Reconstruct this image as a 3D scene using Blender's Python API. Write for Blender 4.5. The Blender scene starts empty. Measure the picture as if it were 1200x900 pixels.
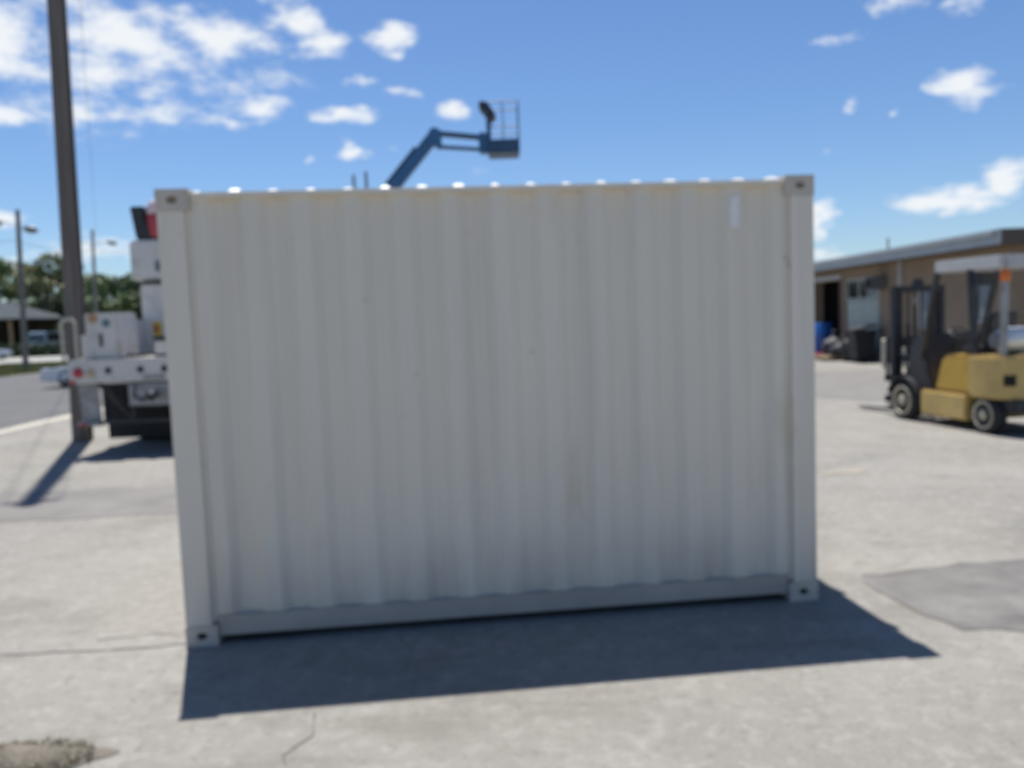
import bpy, bmesh, math, random
from mathutils import Vector, Matrix
import numpy as np
random.seed(7); rng = np.random.default_rng(7)
PI = math.pi; R = math.radians
S = bpy.context.scene; COL = S.collection

# ------------------------------------------------------------------ camera
PITCH, ROLL, FPX, CAMH = R(-4.57), R(2.22), 980.0, 1.80
cp, sp = math.cos(PITCH), math.sin(PITCH)
fw = Vector((0, cp, sp)); u0 = Vector((0, -sp, cp)); r0 = Vector((1, 0, 0))
rt = math.cos(ROLL)*r0 - math.sin(ROLL)*u0; up = math.sin(ROLL)*r0 + math.cos(ROLL)*u0
cd = bpy.data.cameras.new('camera'); cam = bpy.data.objects.new('camera', cd); COL.objects.link(cam)
M = Matrix((rt, up, -fw)).transposed().to_4x4(); M.translation = Vector((0, 0, CAMH)); cam.matrix_world = M
cd.sensor_width = 36; cd.lens = FPX/1200*36; cd.clip_end = 3000; cd.clip_start = 0.05
cd.dof.use_dof = True            # the photograph missed its focus: the lens is set far too near
cd.dof.focus_distance = 0.5
cd.dof.aperture_fstop = 7.5
S.camera = cam

# ------------------------------------------------------------------ light
SUN_EL, SUN_AZ = R(69.9), math.atan2(-0.325, 0.945)       # azimuth measured from +Y towards +X
S.view_settings.view_transform = 'Standard'; S.view_settings.look = 'None'
S.view_settings.exposure = 0.42; S.view_settings.gamma = 1.0
sl = bpy.data.lights.new('sun', 'SUN'); sl.energy = 5.0; sl.angle = R(0.53); sl.color = (1.0, 0.98, 0.94)
sun = bpy.data.objects.new('sun', sl); COL.objects.link(sun)
sd = Vector((math.sin(SUN_AZ)*math.cos(SUN_EL), math.cos(SUN_AZ)*math.cos(SUN_EL), math.sin(SUN_EL)))
sun.rotation_euler = (-sd).to_track_quat('-Z', 'Y').to_euler(); sun.location = sd*60

W = bpy.data.worlds.new('World'); S.world = W; W.use_nodes = True
nt = W.node_tree; nt.nodes.clear()
def N(t, typ, **kw):
    n = t.nodes.new(typ)
    for k, v in kw.items(): setattr(n, k, v)
    return n
def math_n(t, op, a, b=None, c=None, clamp=False):
    n = N(t, 'ShaderNodeMath', operation=op); n.use_clamp = clamp
    for i, x in enumerate((a, b, c)):
        if x is None: continue
        if isinstance(x, (int, float)): n.inputs[i].default_value = x
        else: t.links.new(x, n.inputs[i])
    return n.outputs[0]
L = nt.links
out = N(nt, 'ShaderNodeOutputWorld'); bg = N(nt, 'ShaderNodeBackground'); bg.inputs[1].default_value = 0.0615
sky = N(nt, 'ShaderNodeTexSky'); sky.sky_type = 'NISHITA'; sky.sun_disc = False
sky.sun_elevation = SUN_EL; sky.sun_rotation = SUN_AZ; sky.altitude = 0; sky.air_density = 1.0; sky.dust_density = 0.25; sky.ozone_density = 1.8
tc = N(nt, 'ShaderNodeTexCoord'); sep = N(nt, 'ShaderNodeSeparateXYZ'); L.new(tc.outputs['Generated'], sep.inputs[0])
az = math_n(nt, 'MULTIPLY', math_n(nt, 'ARCTAN2', sep.outputs[0], sep.outputs[1]), 180/PI)
el = math_n(nt, 'MULTIPLY', math_n(nt, 'ARCSINE', sep.outputs[2]), 180/PI)
cmb = N(nt, 'ShaderNodeCombineXYZ'); L.new(az, cmb.inputs[0]); L.new(el, cmb.inputs[1])
nz = N(nt, 'ShaderNodeTexNoise'); nz.inputs['Scale'].default_value = 0.33; nz.inputs['Detail'].default_value = 5; nz.inputs['Roughness'].default_value = 0.6
mp = N(nt, 'ShaderNodeMapping'); mp.inputs['Scale'].default_value = (0.8, 1.5, 1); L.new(cmb.outputs[0], mp.inputs[0]); L.new(mp.outputs[0], nz.inputs[0])
wv = N(nt, 'ShaderNodeVectorMath', operation='SUBTRACT'); L.new(nz.outputs['Color'], wv.inputs[0]); wv.inputs[1].default_value = (.5, .5, .5)
ws = N(nt, 'ShaderNodeVectorMath', operation='MULTIPLY'); L.new(wv.outputs[0], ws.inputs[0]); ws.inputs[1].default_value = (4.2, 2.2, 0)
wp = N(nt, 'ShaderNodeVectorMath', operation='ADD'); L.new(cmb.outputs[0], wp.inputs[0]); L.new(ws.outputs[0], wp.inputs[1])
#  clouds of this sky as soft lumps in (azimuth, elevation, half width, half height, strength), degrees
CLOUDS = [(-30.5, 16.5, 6.0, 3.2, .95), (-24, 17.6, 6, 2.6, .95), (-18.2, 17.6, 5.0, 2.4, .9), (-13.4, 18.6, 3.4, 1.6, .9),
  (-11.6, 17.7, 2.6, 1.1, .9), (-7.0, 17.8, 2.2, 1.4, 1.0), (-14.5, 20.3, 2.6, 1.0, .8), (-31, 12.6, 4.5, .9, .8), (-26, 13.2, 6, 1.3, .62),
  (-21, 13.3, 3.6, 1.0, .66), (-15.5, 13.9, 3.0, 1.2, .8), (-17.8, 13.0, 3, .7, .55), (-10.6, 13.3, 3.4, .7, .9), (-9.2, 15.5, 2.0, .7, .75),
  (-6.8, 14.7, 1.6, .6, .6), (-10.0, 11.05, 1.3, .95, 1.0), (-12.6, 10.5, .7, .45, .6), (-3.0, 13.5, 2.1, .8, .85), (-7.5, 11.2, 1.1, .5, .35),
  (-31.5, 7.0, 3.0, .7, .8), (-26, 5.0, 5.0, 1.3, .75), (-31, 4.4, 3, .8, .5), (-20, 4.4, 3, .9, .6), (-1.5, 9.6, 1.4, .6, .3),
  (24.6, 17.7, 2.3, 1.1, .75), (28.4, 16.8, 1.7, .9, .68), (21.3, 15.9, 2.4, .4, .5), (28.5, 12.2, 2.3, 1.4, 1.0), (22.3, 12.2, .6, .65, .6),
  (24.2, 11.3, .7, .45, .62), (21.1, 9.6, .9, .4, .5), (27.6, 5.9, 4.0, 1.2, 1.0), (30.8, 6.9, 2.4, 1.5, 1.0), (20.0, 5.4, 1.5, 1.7, 1.0), (20.6, 3.2, 2.0, 1.2, .5),
  (-22, 15.8, 13, 4.2, .52), (-27, 14.2, 9, 4, .50), (32.5, 12.0, .8, .8, .6), (36, 9, 4, 1.5, .8), (-38, 15, 5, 3, .8), (-40, 7, 5, 1.2, .7)]
acc = None
for (a, e, sa, se, st) in CLOUDS:
    s = N(nt, 'ShaderNodeVectorMath', operation='SUBTRACT'); L.new(wp.outputs[0], s.inputs[0]); s.inputs[1].default_value = (a, e, 0)
    m = N(nt, 'ShaderNodeVectorMath', operation='MULTIPLY'); L.new(s.outputs[0], m.inputs[0]); m.inputs[1].default_value = (1/sa, 1/se, 0)
    l = N(nt, 'ShaderNodeVectorMath', operation='LENGTH'); L.new(m.outputs[0], l.inputs[0])
    q = math_n(nt, 'MULTIPLY_ADD', l.outputs['Value'], -st, st)          # st*(1-d)
    acc = q if acc is None else math_n(nt, 'MAXIMUM', acc, q)
n2 = N(nt, 'ShaderNodeTexNoise'); n2.inputs['Scale'].default_value = 0.52; n2.inputs['Detail'].default_value = 7; n2.inputs['Roughness'].default_value = 0.62
mp2 = N(nt, 'ShaderNodeMapping'); mp2.inputs['Scale'].default_value = (0.7, 1.5, 1); mp2.inputs['Location'].default_value = (13, 5, 2)
L.new(cmb.outputs[0], mp2.inputs[0]); L.new(mp2.outputs[0], n2.inputs[0])
# the rest of the sky: the same scattered fair-weather clouds in every direction away from the view
n3 = N(nt, 'ShaderNodeTexNoise'); n3.inputs['Scale'].default_value = 0.10; n3.inputs['Detail'].default_value = 5
mp3 = N(nt, 'ShaderNodeMapping'); mp3.inputs['Scale'].default_value = (0.7, 1.4, 1); L.new(cmb.outputs[0], mp3.inputs[0]); L.new(mp3.outputs[0], n3.inputs[0])
far = math_n(nt, 'MAXIMUM', math_n(nt, 'MULTIPLY_ADD', math_n(nt, 'ABSOLUTE', az), 1/12, -40/12, True), math_n(nt, 'MULTIPLY_ADD', el, 1/8, -22/8, True))
gen = math_n(nt, 'MULTIPLY', math_n(nt, 'MULTIPLY_ADD', n3.outputs[0], 3.6, -2.55, True), far)
acc = math_n(nt, 'MAXIMUM', math_n(nt, 'MAXIMUM', acc, 0.0), gen)
rag = math_n(nt, 'MULTIPLY_ADD', n2.outputs[0], 3.0, -1.6)
dens = math_n(nt, 'MULTIPLY', math_n(nt, 'ADD', math_n(nt, 'MULTIPLY', acc, 1.5), rag), math_n(nt, 'MULTIPLY', acc, 5.0, None, True))
mr = N(nt, 'ShaderNodeMapRange'); mr.interpolation_type = 'SMOOTHSTEP'; L.new(dens, mr.inputs[0])
mr.inputs[1].default_value = 0.0; mr.inputs[2].default_value = 1.22; mr.inputs[3].default_value = 0; mr.inputs[4].default_value = 0.97
hsv = N(nt, 'ShaderNodeHueSaturation'); hsv.inputs['Saturation'].default_value = 1.03; hsv.inputs['Value'].default_value = 1.0; tint = N(nt, 'ShaderNodeVectorMath', operation='MULTIPLY'); L.new(sky.outputs[0], tint.inputs[0]); tint.inputs[1].default_value = (0.98, 1.16, 1.43)
L.new(tint.outputs[0], hsv.inputs['Color'])
mx = N(nt, 'ShaderNodeMix', data_type='RGBA'); L.new(mr.outputs[0], mx.inputs[0]); L.new(hsv.outputs[0], mx.inputs[6]); mx.inputs[7].default_value = (10.9, 11.3, 11.7, 1)
L.new(mx.outputs[2], bg.inputs[0]); L.new(bg.outputs[0], out.inputs[0])

# ------------------------------------------------------------------ materials
def mat(name, col, rough=.6, metal=0.0, var=.12, scale=3.0, bump=0.0, bscale=40.0, spec=.5, col2=None, stretch=(1, 1, 1), coat=0.0):
    m = bpy.data.materials.new(name); m.use_nodes = True; t = m.node_tree
    b = t.nodes['Principled BSDF']; b.inputs['Roughness'].default_value = rough; b.inputs['Metallic'].default_value = metal
    b.inputs['Specular IOR Level'].default_value = spec; b.inputs['Coat Weight'].default_value = coat
    c = N(t, 'ShaderNodeTexCoord'); mpn = N(t, 'ShaderNodeMapping'); mpn.inputs['Scale'].default_value = stretch
    t.links.new(c.outputs['Object'], mpn.inputs[0])
    n = N(t, 'ShaderNodeTexNoise'); n.inputs['Scale'].default_value = scale; n.inputs['Detail'].default_value = 6; n.inputs['Roughness'].default_value = .62
    t.links.new(mpn.outputs[0], n.inputs[0])
    cr = N(t, 'ShaderNodeMix', data_type='RGBA')
    f = math_n(t, 'MULTIPLY_ADD', n.outputs[0], 2.4, -0.7, True); t.links.new(f, cr.inputs[0])
    a = tuple(x*(1-var) for x in col); z = tuple(min(1, x*(1+var)) for x in col) if col2 is None else col2
    cr.inputs[6].default_value = (*a, 1); cr.inputs[7].default_value = (*z, 1); t.links.new(cr.outputs[2], b.inputs['Base Color'])
    if bump:
        n_ = N(t, 'ShaderNodeTexNoise'); n_.inputs['Scale'].default_value = bscale; n_.inputs['Detail'].default_value = 4
        t.links.new(c.outputs['Object'], n_.inputs[0])
        bp = N(t, 'ShaderNodeBump'); bp.inputs['Strength'].default_value = bump; bp.inputs['Distance'].default_value = .02
        t.links.new(n_.outputs[0], bp.inputs['Height']); t.links.new(bp.outputs[0], b.inputs['Normal'])
    return m
def add_layer(m, color, fac_fn):
    """mix one more colour (dirt, stains with a shape of their own, painted shade) over the base colour"""
    t = m.node_tree; b = t.nodes['Principled BSDF']; src = b.inputs['Base Color'].links[0].from_socket
    x = N(t, 'ShaderNodeMix', data_type='RGBA'); t.links.new(fac_fn(t), x.inputs[0]); t.links.new(src, x.inputs[6]); x.inputs[7].default_value = (*color, 1)
    t.links.new(x.outputs[2], b.inputs['Base Color'])
def noise_fac(scale, lo, hi, amt, stretch=(1, 1, 1), loc=(0, 0, 0), detail=5):
    def fn(t):
        c = N(t, 'ShaderNodeTexCoord'); mpn = N(t, 'ShaderNodeMapping'); mpn.inputs['Scale'].default_value = stretch; mpn.inputs['Location'].default_value = loc
        t.links.new(c.outputs['Object'], mpn.inputs[0])
        n = N(t, 'ShaderNodeTexNoise'); n.inputs['Scale'].default_value = scale; n.inputs['Detail'].default_value = detail; n.inputs['Roughness'].default_value = .6
        t.links.new(mpn.outputs[0], n.inputs[0])
        r = N(t, 'ShaderNodeMapRange'); r.inputs[1].default_value = lo; r.inputs[2].default_value = hi; r.inputs[4].default_value = amt; t.links.new(n.outputs[0], r.inputs[0])
        return r.outputs[0]
    return fn

m_yard = mat('worn_pavement', (0.250, 0.233, 0.204), .9, var=.15, scale=.55, bump=.5, bscale=45, spec=.25)
add_layer(m_yard, (0.325, 0.304, 0.270), noise_fac(13.0, .54, .68, .7, loc=(1, 1, 4), detail=3))
add_layer(m_yard, (0.153, 0.142, 0.121), noise_fac(17.0, .57, .70, .6, loc=(6, 2, 4), detail=3))
add_layer(m_yard, (0.171, 0.162, 0.140), noise_fac(.9, .52, .70, .55, loc=(4, 1, 0)))
add_layer(m_yard, (0.320, 0.302, 0.270), noise_fac(6.0, .53, .70, .65))
add_layer(m_yard, (0.182, 0.169, 0.143), noise_fac(9.0, .56, .72, .55, loc=(5, 8, 0)))
add_layer(m_yard, (0.167, 0.154, 0.129), noise_fac(1.6, .56, .68, .5, stretch=(.45, 1.6, 1), loc=(2, 7, 0), detail=8))
add_layer(m_yard, (0.145, 0.137, 0.118), noise_fac(3.2, .58, .75, .5, loc=(9, 3, 0), detail=8))
add_layer(m_yard, (0.124, 0.116, 0.100), noise_fac(60, .55, .8, .45))
def crack_fac(t):
    c = N(t, 'ShaderNodeTexCoord'); n = N(t, 'ShaderNodeTexNoise'); n.inputs['Scale'].default_value = 1.1; n.inputs['Detail'].default_value = 5
    t.links.new(c.outputs['Object'], n.inputs[0])
    a = N(t, 'ShaderNodeVectorMath', operation='MULTIPLY_ADD'); t.links.new(n.outputs['Color'], a.inputs[0]); a.inputs[1].default_value = (.9, .9, 0); t.links.new(c.outputs['Object'], a.inputs[2])
    v = N(t, 'ShaderNodeTexVoronoi', feature='DISTANCE_TO_EDGE'); v.inputs['Scale'].default_value = .42; t.links.new(a.outputs[0], v.inputs['Vector'])
    r = N(t, 'ShaderNodeMapRange'); r.inputs[1].default_value = .0; r.inputs[2].default_value = .007; r.inputs[3].default_value = .15; r.inputs[4].default_value = 0
    t.links.new(v.outputs['Distance'], r.inputs[0]); return r.outputs[0]
add_layer(m_yard, (0.094, 0.094, 0.086), crack_fac)
m_patch = mat('asphalt_patch', (0.169, 0.157, 0.146), .9, var=.32, scale=2.6, bump=.4, bscale=60, spec=.25)
m_patch_pale = mat('faded_patch', (0.197, 0.183, 0.167), .9, var=.16, scale=2.0, bump=.4, bscale=60, spec=.25)
m_road = mat('road_asphalt', (0.114, 0.110, 0.106), .88, var=.15, scale=.6, bump=.3, bscale=50, spec=.3)
m_line = mat('worn_edge_line', (0.433, 0.394, 0.315), .8, var=.2, scale=3)
m_crack = mat('crack_fill', (.11, .105, .10), .95, var=.3, scale=8)
m_verge = mat('verge_soil', (0.197, 0.185, 0.094), .95, var=.3, scale=1.2)
m_drive = mat('pale_concrete', (0.315, 0.303, 0.276), .9, var=.12, scale=.7)
m_grass = mat('grass_blades', (0.150, 0.157, 0.059), .8, var=.4, scale=.8)
m_weed = mat('dry_weeds', (0.17, 0.148, 0.095), .9, var=.4, scale=9)
m_soil = mat('dirt', (0.165, 0.143, 0.113), .95, var=.35, scale=9, bump=.6, bscale=60)

m_cont = mat('cream_container_paint', (.75, .675, .555), .52, var=.05, scale=.9, stretch=(1, 1, .4), bump=.05, bscale=6, spec=.4)
add_layer(m_cont, (.58, .51, .43), noise_fac(5.0, .5, .8, .5, stretch=(1, 1, .05)))
add_layer(m_cont, (.56, .46, .30), noise_fac(2.2, .62, .78, .55, stretch=(1, 1, .35), loc=(3, 0, 7)))
add_layer(m_cont, (.27, .235, .2), noise_fac(11, .68, .8, .6, loc=(1, 5, 2)))
def low_dirt_shade(t):  # streaky stains plus painted shade, darkening the wall towards the ground
    c = N(t, 'ShaderNodeTexCoord'); s = N(t, 'ShaderNodeSeparateXYZ'); t.links.new(c.outputs['Object'], s.inputs[0])
    mpn = N(t, 'ShaderNodeMapping'); mpn.inputs['Scale'].default_value = (1, 1, .12); t.links.new(c.outputs['Object'], mpn.inputs[0])
    n = N(t, 'ShaderNodeTexNoise'); n.inputs['Scale'].default_value = 6; n.inputs['Detail'].default_value = 6; t.links.new(mpn.outputs[0], n.inputs[0])
    g = math_n(t, 'MULTIPLY_ADD', s.outputs[2], -1.7, 1.0, True)
    return math_n(t, 'MULTIPLY', g, math_n(t, 'MULTIPLY_ADD', n.outputs[0], 3.0, -1.0, True), None, True)
add_layer(m_cont, (.48, .41, .345), low_dirt_shade)
m_cast = mat('casting_paint', (.54, .475, .395), .6, var=.12, scale=4)
m_rail = mat('shaded_rail_paint', (.45, .385, .325), .6, var=.12, scale=3)  # darker container paint: the low rail's shade is put into its colour
m_roofp = mat('weathered_roof_paint', (.66, .65, .62), .35, var=.06, scale=3, spec=.5)
m_hole = mat('casting_hole', (.03, .03, .03), .9)
m_hole_top = mat('rusty_socket', (.42, .34, .26), .9)
m_under = mat('dark_steel', (.04, .04, .042), .7)
m_sticker = mat('pale_decal', (.82, .78, .74), .5, var=.1, scale=30)
m_gal = mat('galvanised_steel', (.45, .46, .47), .45, .7, var=.12, scale=5)

m_wood = mat('weathered_pole_wood', (.165, .14, .12), .9, var=.35, scale=4, stretch=(3, 3, .15), bump=.5, bscale=25)
m_wood2 = mat('grey_pole_wood', (.19, .175, .16), .9, var=.2, scale=4, stretch=(3, 3, .15))
m_cable = mat('cable_rubber', (.03, .03, .03), .6)
m_lampg = mat('lamp_head_grey', (.16, .17, .18), .5, .3)
m_glassd = mat('dark_glass', (.02, .025, .03), .08, spec=.8, var=.1)
m_glassb = mat('window_glass', (.30, .34, .38), .06, .3, spec=1.0, var=.05)
m_truck = mat('white_truck_paint', (.62, .585, .54), .35, var=.06, scale=2.5, spec=.5, coat=.2)
add_layer(m_truck, (.30, .27, .22), noise_fac(4, .52, .75, .55, loc=(2, 2, 2)))
m_truckg = mat('grey_truck_steel', (.33, .33, .32), .6, .1, var=.2, scale=4)
add_layer(m_truckg, (.14, .10, .07), noise_fac(6, .5, .7, .7))
m_black = mat('black_rubber', (.022, .022, .023), .75, var=.25, scale=12)
m_blackm = mat('black_metal', (.03, .03, .033), .5, var=.3, scale=6)
m_red = mat('red_lens', (.45, .02, .03), .2, spec=.8)
m_redp = mat('faded_red_plastic', (.50, .06, .07), .45, var=.15, scale=6)
m_pink = mat('pale_pink_plastic', (.80, .58, .56), .4, var=.1, scale=6)
m_amber = mat('amber_lens', (.50, .40, .25), .25)
m_orange = mat('orange_lens', (.75, .17, .02), .25)
m_decalo = mat('orange_decal', (.42, .25, .13), .5)
m_decalb = mat('teal_decal', (.10, .18, .20), .5)
m_decaly = mat('yellow_decal', (.70, .48, .04), .5)
m_rim = mat('dusty_rim', (.50, .45, .33), .6, .1, var=.2, scale=10)
m_rimw = mat('steel_rim', (.45, .45, .45), .4, .6)
m_yel = mat('yellow_machine_paint', (.53, .325, .05), .45, var=.12, scale=3, spec=.45)
add_layer(m_yel, (.25, .17, .08), noise_fac(5, .55, .75, .6, loc=(1, 2, 3)))
m_yel2 = mat('faded_yellow_paint', (.55, .385, .13), .5, var=.12, scale=3)
add_layer(m_yel2, (.26, .2, .11), noise_fac(5, .55, .75, .5, loc=(1, 2, 3)))
m_guard = mat('pale_grey_paint', (.50, .485, .46), .5, var=.08, scale=5)
m_tank = mat('white_gas_cylinder', (.68, .69, .68), .25, .25, var=.1, scale=5)
m_seat = mat('black_vinyl', (.03, .03, .03), .5)
m_lift = mat('blue_machine_paint', (.035, .13, .27), .42, var=.15, scale=2, spec=.5)
m_liftd = mat('dark_blue_paint', (.028, .075, .15), .5, var=.15, scale=3)
m_wall = mat('tan_stucco', (.265, .195, .13), .9, var=.1, scale=1.2, bump=.3, bscale=30)
add_layer(m_wall, (.19, .14, .098), noise_fac(1.3, .52, .75, .5, stretch=(1, 1, .3)))
m_fascia = mat('blue_grey_fascia', (.37, .395, .405), .5, .2, var=.12, scale=2)
m_roofb = mat('grey_roofing', (.40, .42, .43), .7, var=.15, scale=1.5)
m_soffit = mat('brown_soffit', (.10, .08, .065), .85)
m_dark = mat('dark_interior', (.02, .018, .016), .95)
m_paleg = mat('pale_green_door', (.36, .40, .36), .6, var=.08, scale=3)
m_trim = mat('light_trim', (.45, .46, .46), .6)
m_blue = mat('blue_plastic', (.015, .10, .34), .35, var=.12, scale=3, spec=.5)
m_bag = mat('black_bag_plastic', (.018, .018, .022), .6, var=.2, scale=8, bump=.8, bscale=14)
m_pallet = mat('pallet_wood', (.33, .24, .15), .85, var=.2, scale=4)
m_redpal = mat('red_paint_wood', (.36, .05, .045), .7, var=.2, scale=5)
m_post = mat('cream_bollard_paint', (.50, .46, .36), .6, var=.15, scale=6)
m_carw = mat('white_car_paint', (.75, .75, .75), .25, var=.03, coat=.6)
m_cars = mat('silver_blue_car_paint', (.33, .39, .43), .28, .4, var=.03, coat=.6)
m_lens = mat('clear_lens', (.6, .62, .65), .1, spec=.9)
m_housew = mat('dark_house_wall', (.12, .10, .085), .85, var=.2)
m_houser = mat('blue_grey_shingles', (.075, .086, .092), .95, var=.15, scale=1.5, spec=.08)
m_bark = mat('bark', (.10, .08, .06), .95, var=.3, scale=3)
def leafmat(name, c):
    m = mat(name, c, .6, var=.35, scale=.9, spec=.3)
    t = m.node_tree; b = t.nodes['Principled BSDF']; g = N(t, 'ShaderNodeNewGeometry'); src = b.inputs['Base Color'].links[0].from_socket
    h = N(t, 'ShaderNodeHueSaturation'); t.links.new(src, h.inputs['Color'])
    t.links.new(math_n(t, 'MULTIPLY_ADD', g.outputs['Random Per Island'], .9, .55), h.inputs['Value'])
    t.links.new(math_n(t, 'MULTIPLY_ADD', g.outputs['Random Per Island'], .05, .475), h.inputs['Hue'])
    t.links.new(h.outputs[0], b.inputs['Base Color'])
    return m
m_leaf = leafmat('olive_foliage', (.21, .215, .095)); m_leafd = leafmat('dark_foliage', (.055, .08, .04)); m_leafg = leafmat('green_foliage', (.155, .20, .085))

# ------------------------------------------------------------------ mesh helpers
class MB:
    def __init__(s): s.v = []; s.f = []
    def add(s, vs, fs):
        o = len(s.v); s.v += [tuple(v) for v in vs]; s.f += [tuple(o+i for i in f) for f in fs]; return s
    def box(s, x0, x1, y0, y1, z0, z1):
        return s.add([(x0, y0, z0), (x1, y0, z0), (x1, y1, z0), (x0, y1, z0), (x0, y0, z1), (x1, y0, z1), (x1, y1, z1), (x0, y1, z1)],
                     [(3, 2, 1, 0), (4, 5, 6, 7), (0, 1, 5, 4), (1, 2, 6, 5), (2, 3, 7, 6), (3, 0, 4, 7)])
    def bar(s, p, q, w, h):                       # rectangular bar between two points
        p, q = Vector(p), Vector(q); d = (q-p).normalized(); a = d.cross(Vector((0, 0, 1)))
        if a.length < 1e-4: a = Vector((1, 0, 0))
        a.normalize(); b = a.cross(d); a = a*w/2; b = b*h/2
        vs = [p-a-b, p+a-b, p+a+b, p-a+b, q-a-b, q+a-b, q+a+b, q-a+b]
        return s.add(vs, [(0, 1, 2, 3), (7, 6, 5, 4), (1, 0, 4, 5), (2, 1, 5, 6), (3, 2, 6, 7), (0, 3, 7, 4)])
    def tube(s, p, q, r, r2=None, n=12, caps=True):
        p, q = Vector(p), Vector(q); d = (q-p).normalized(); a = d.orthogonal().normalized(); b = d.cross(a); r2 = r if r2 is None else r2
        vs = []
        for c, rr in ((p, r), (q, r2)):
            for i in range(n):
                t = 2*PI*i/n; vs.append(c+(a*math.cos(t)+b*math.sin(t))*rr)
        fs = [(i, (i+1) % n, n+(i+1) % n, n+i) for i in range(n)]
        if caps: fs += [tuple(range(n-1, -1, -1)), tuple(range(n, 2*n))]
        return s.add(vs, fs)
    def path(s, pts, r, n=8):
        for a, b in zip(pts[:-1], pts[1:]): s.tube(a, b, r, n=n)
        return s
    def lathe(s, prof, origin, axis, n=20):       # prof: (radius, distance along axis)
        o = Vector(origin); d = Vector(axis).normalized(); a = d.orthogonal().normalized(); b = d.cross(a); vs = []; k = len(prof)
        for (r, h) in prof:
            for i in range(n):
                t = 2*PI*i/n; vs.append(o+d*h+(a*math.cos(t)+b*math.sin(t))*r)
        fs = [(j*n+i, j*n+(i+1) % n, (j+1)*n+(i+1) % n, (j+1)*n+i) for j in range(k-1) for i in range(n)]
        fs += [tuple(range(n-1, -1, -1)), tuple((k-1)*n+i for i in range(n))]
        return s.add(vs, fs)
    def prism(s, prof, axis, a, b, scale_b=None):         # 2-D outline pushed along an axis ('x','y','z')
        n = len(prof)
        def P(u, v, w): return {'x': (w, u, v), 'y': (u, w, v), 'z': (u, v, w)}[axis]
        vs = [P(u, v, a) for u, v in prof]+[P(u, v, b) for u, v in prof]
        return s.add(vs, [tuple(range(n)), tuple(range(2*n-1, n-1, -1))]+[(i+n, (i+1) % n+n, (i+1) % n, i) for i in range(n)])
    def build(s, name, m, parent=None, bevel=0, world=False, smooth=True, label=None):
        me = bpy.data.meshes.new(name)
        vs = s.v
        if world and parent is not None: o_ = parent.location; vs = [(x-o_[0], y-o_[1], z-o_[2]) for x, y, z in vs]
        me.from_pydata(vs, [], s.f)
        bm = bmesh.new(); bm.from_mesh(me); bmesh.ops.recalc_face_normals(bm, faces=bm.faces)
        if bevel:
            es = [e for e in bm.edges if len(e.link_faces) == 2 and e.calc_face_angle(0) > .5]
            bmesh.ops.bevel(bm, geom=es, offset=bevel, segments=2, affect='EDGES', clamp_overlap=True)
        bm.to_mesh(me); bm.free(); me.materials.append(m)
        if smooth: me.shade_smooth(); me.set_sharp_from_angle(angle=R(38))
        o = bpy.data.objects.new(name, me); COL.objects.link(o)
        if parent is not None: o.parent = parent
        if label: o['label'] = label
        return o
def tag(o, label=None, cat=None, group=None, kind=None):
    if label: o['label'] = label
    if cat: o['category'] = cat
    if group: o['group'] = group
    if kind: o['kind'] = kind
    return o
def thing(name, label, cat, loc=(0, 0, 0), rz=0, group=None):
    o = bpy.data.objects.new(name, None); COL.objects.link(o); o.location = loc; o.rotation_euler = (0, 0, rz); o.empty_display_size = .2
    return tag(o, label, cat, group)
def copy_tree(o, parent=None):
    c = o.copy(); COL.objects.link(c)
    if parent is not None: c.parent = parent
    for ch in list(o.children): copy_tree(ch, c)
    return c
def sheet(name, poly, z, m, kind='structure'):
    mb = MB(); mb.add([(x, y, z) for x, y in poly], [tuple(range(len(poly)))]); o = mb.build(name, m, smooth=False); o['kind'] = kind; return o
def wobble(poly, step=.12, amp=.05):
    outp = []
    for (a, b), (c, d) in zip(poly, poly[1:]+poly[:1]):
        n = max(1, int(math.hypot(c-a, d-b)/step))
        for i in range(n):
            t = i/n; outp.append((a+(c-a)*t+random.uniform(-amp, amp), b+(d-b)*t+random.uniform(-amp, amp)))
    return outp

# ------------------------------------------------------------------ ground
sheet('yard_ground', [(-900, -60), (900, -60), (900, 1600), (-900, 1600)], 0, m_yard)
sheet('road', [(-22.6, -50), (-9.95, -50), (-9.95, 400), (-22.6, 400)], .004, m_road)
sheet('road_edge_line', wobble([(-9.95, -20), (-9.55, -20), (-9.55, 120), (-9.95, 120)], .6, .05), .006, m_line)
sheet('grass_verge', [(-33, -50), (-22.6, -50), (-22.6, 55), (-33, 55)], .008, m_verge)
sheet('driveway', [(-70, 55), (-22.6, 55), (-22.6, 72), (-70, 72)], .010, m_drive)
sheet('lawn', [(-140, 72), (-26, 72), (-26, 200), (-140, 200)], .009, m_verge)
sheet('asphalt_patch', wobble([(2.25, 5.42), (2.9, 5.58), (4.4, 5.75), (4.6, 4.5), (2.75, 4.38), (2.42, 4.45), (2.26, 4.95)], .12, .03), .005, m_patch)
sheet('asphalt_patch', wobble([(-7.6, 9.5), (-4.6, 9.65), (-2.2, 9.5), (-2.0, 8.2), (-4.2, 8.05), (-7.2, 8.05)], .25, .07), .005, m_patch_pale)
sheet('asphalt_patch', wobble([(6.2, 23.2), (10.2, 22.6), (9.2, 16.5), (6.6, 15.3), (4.9, 19)], .4, .12), .005, m_patch_pale)
sheet('worn_yellow_mark', wobble([(3.25, 8.75), (3.75, 8.8), (3.8, 9.0), (3.3, 8.95)], .1, .04), .006, mat('faded_yellow_mark', (0.303, 0.268, 0.205), .9, var=.15, scale=9))
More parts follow.
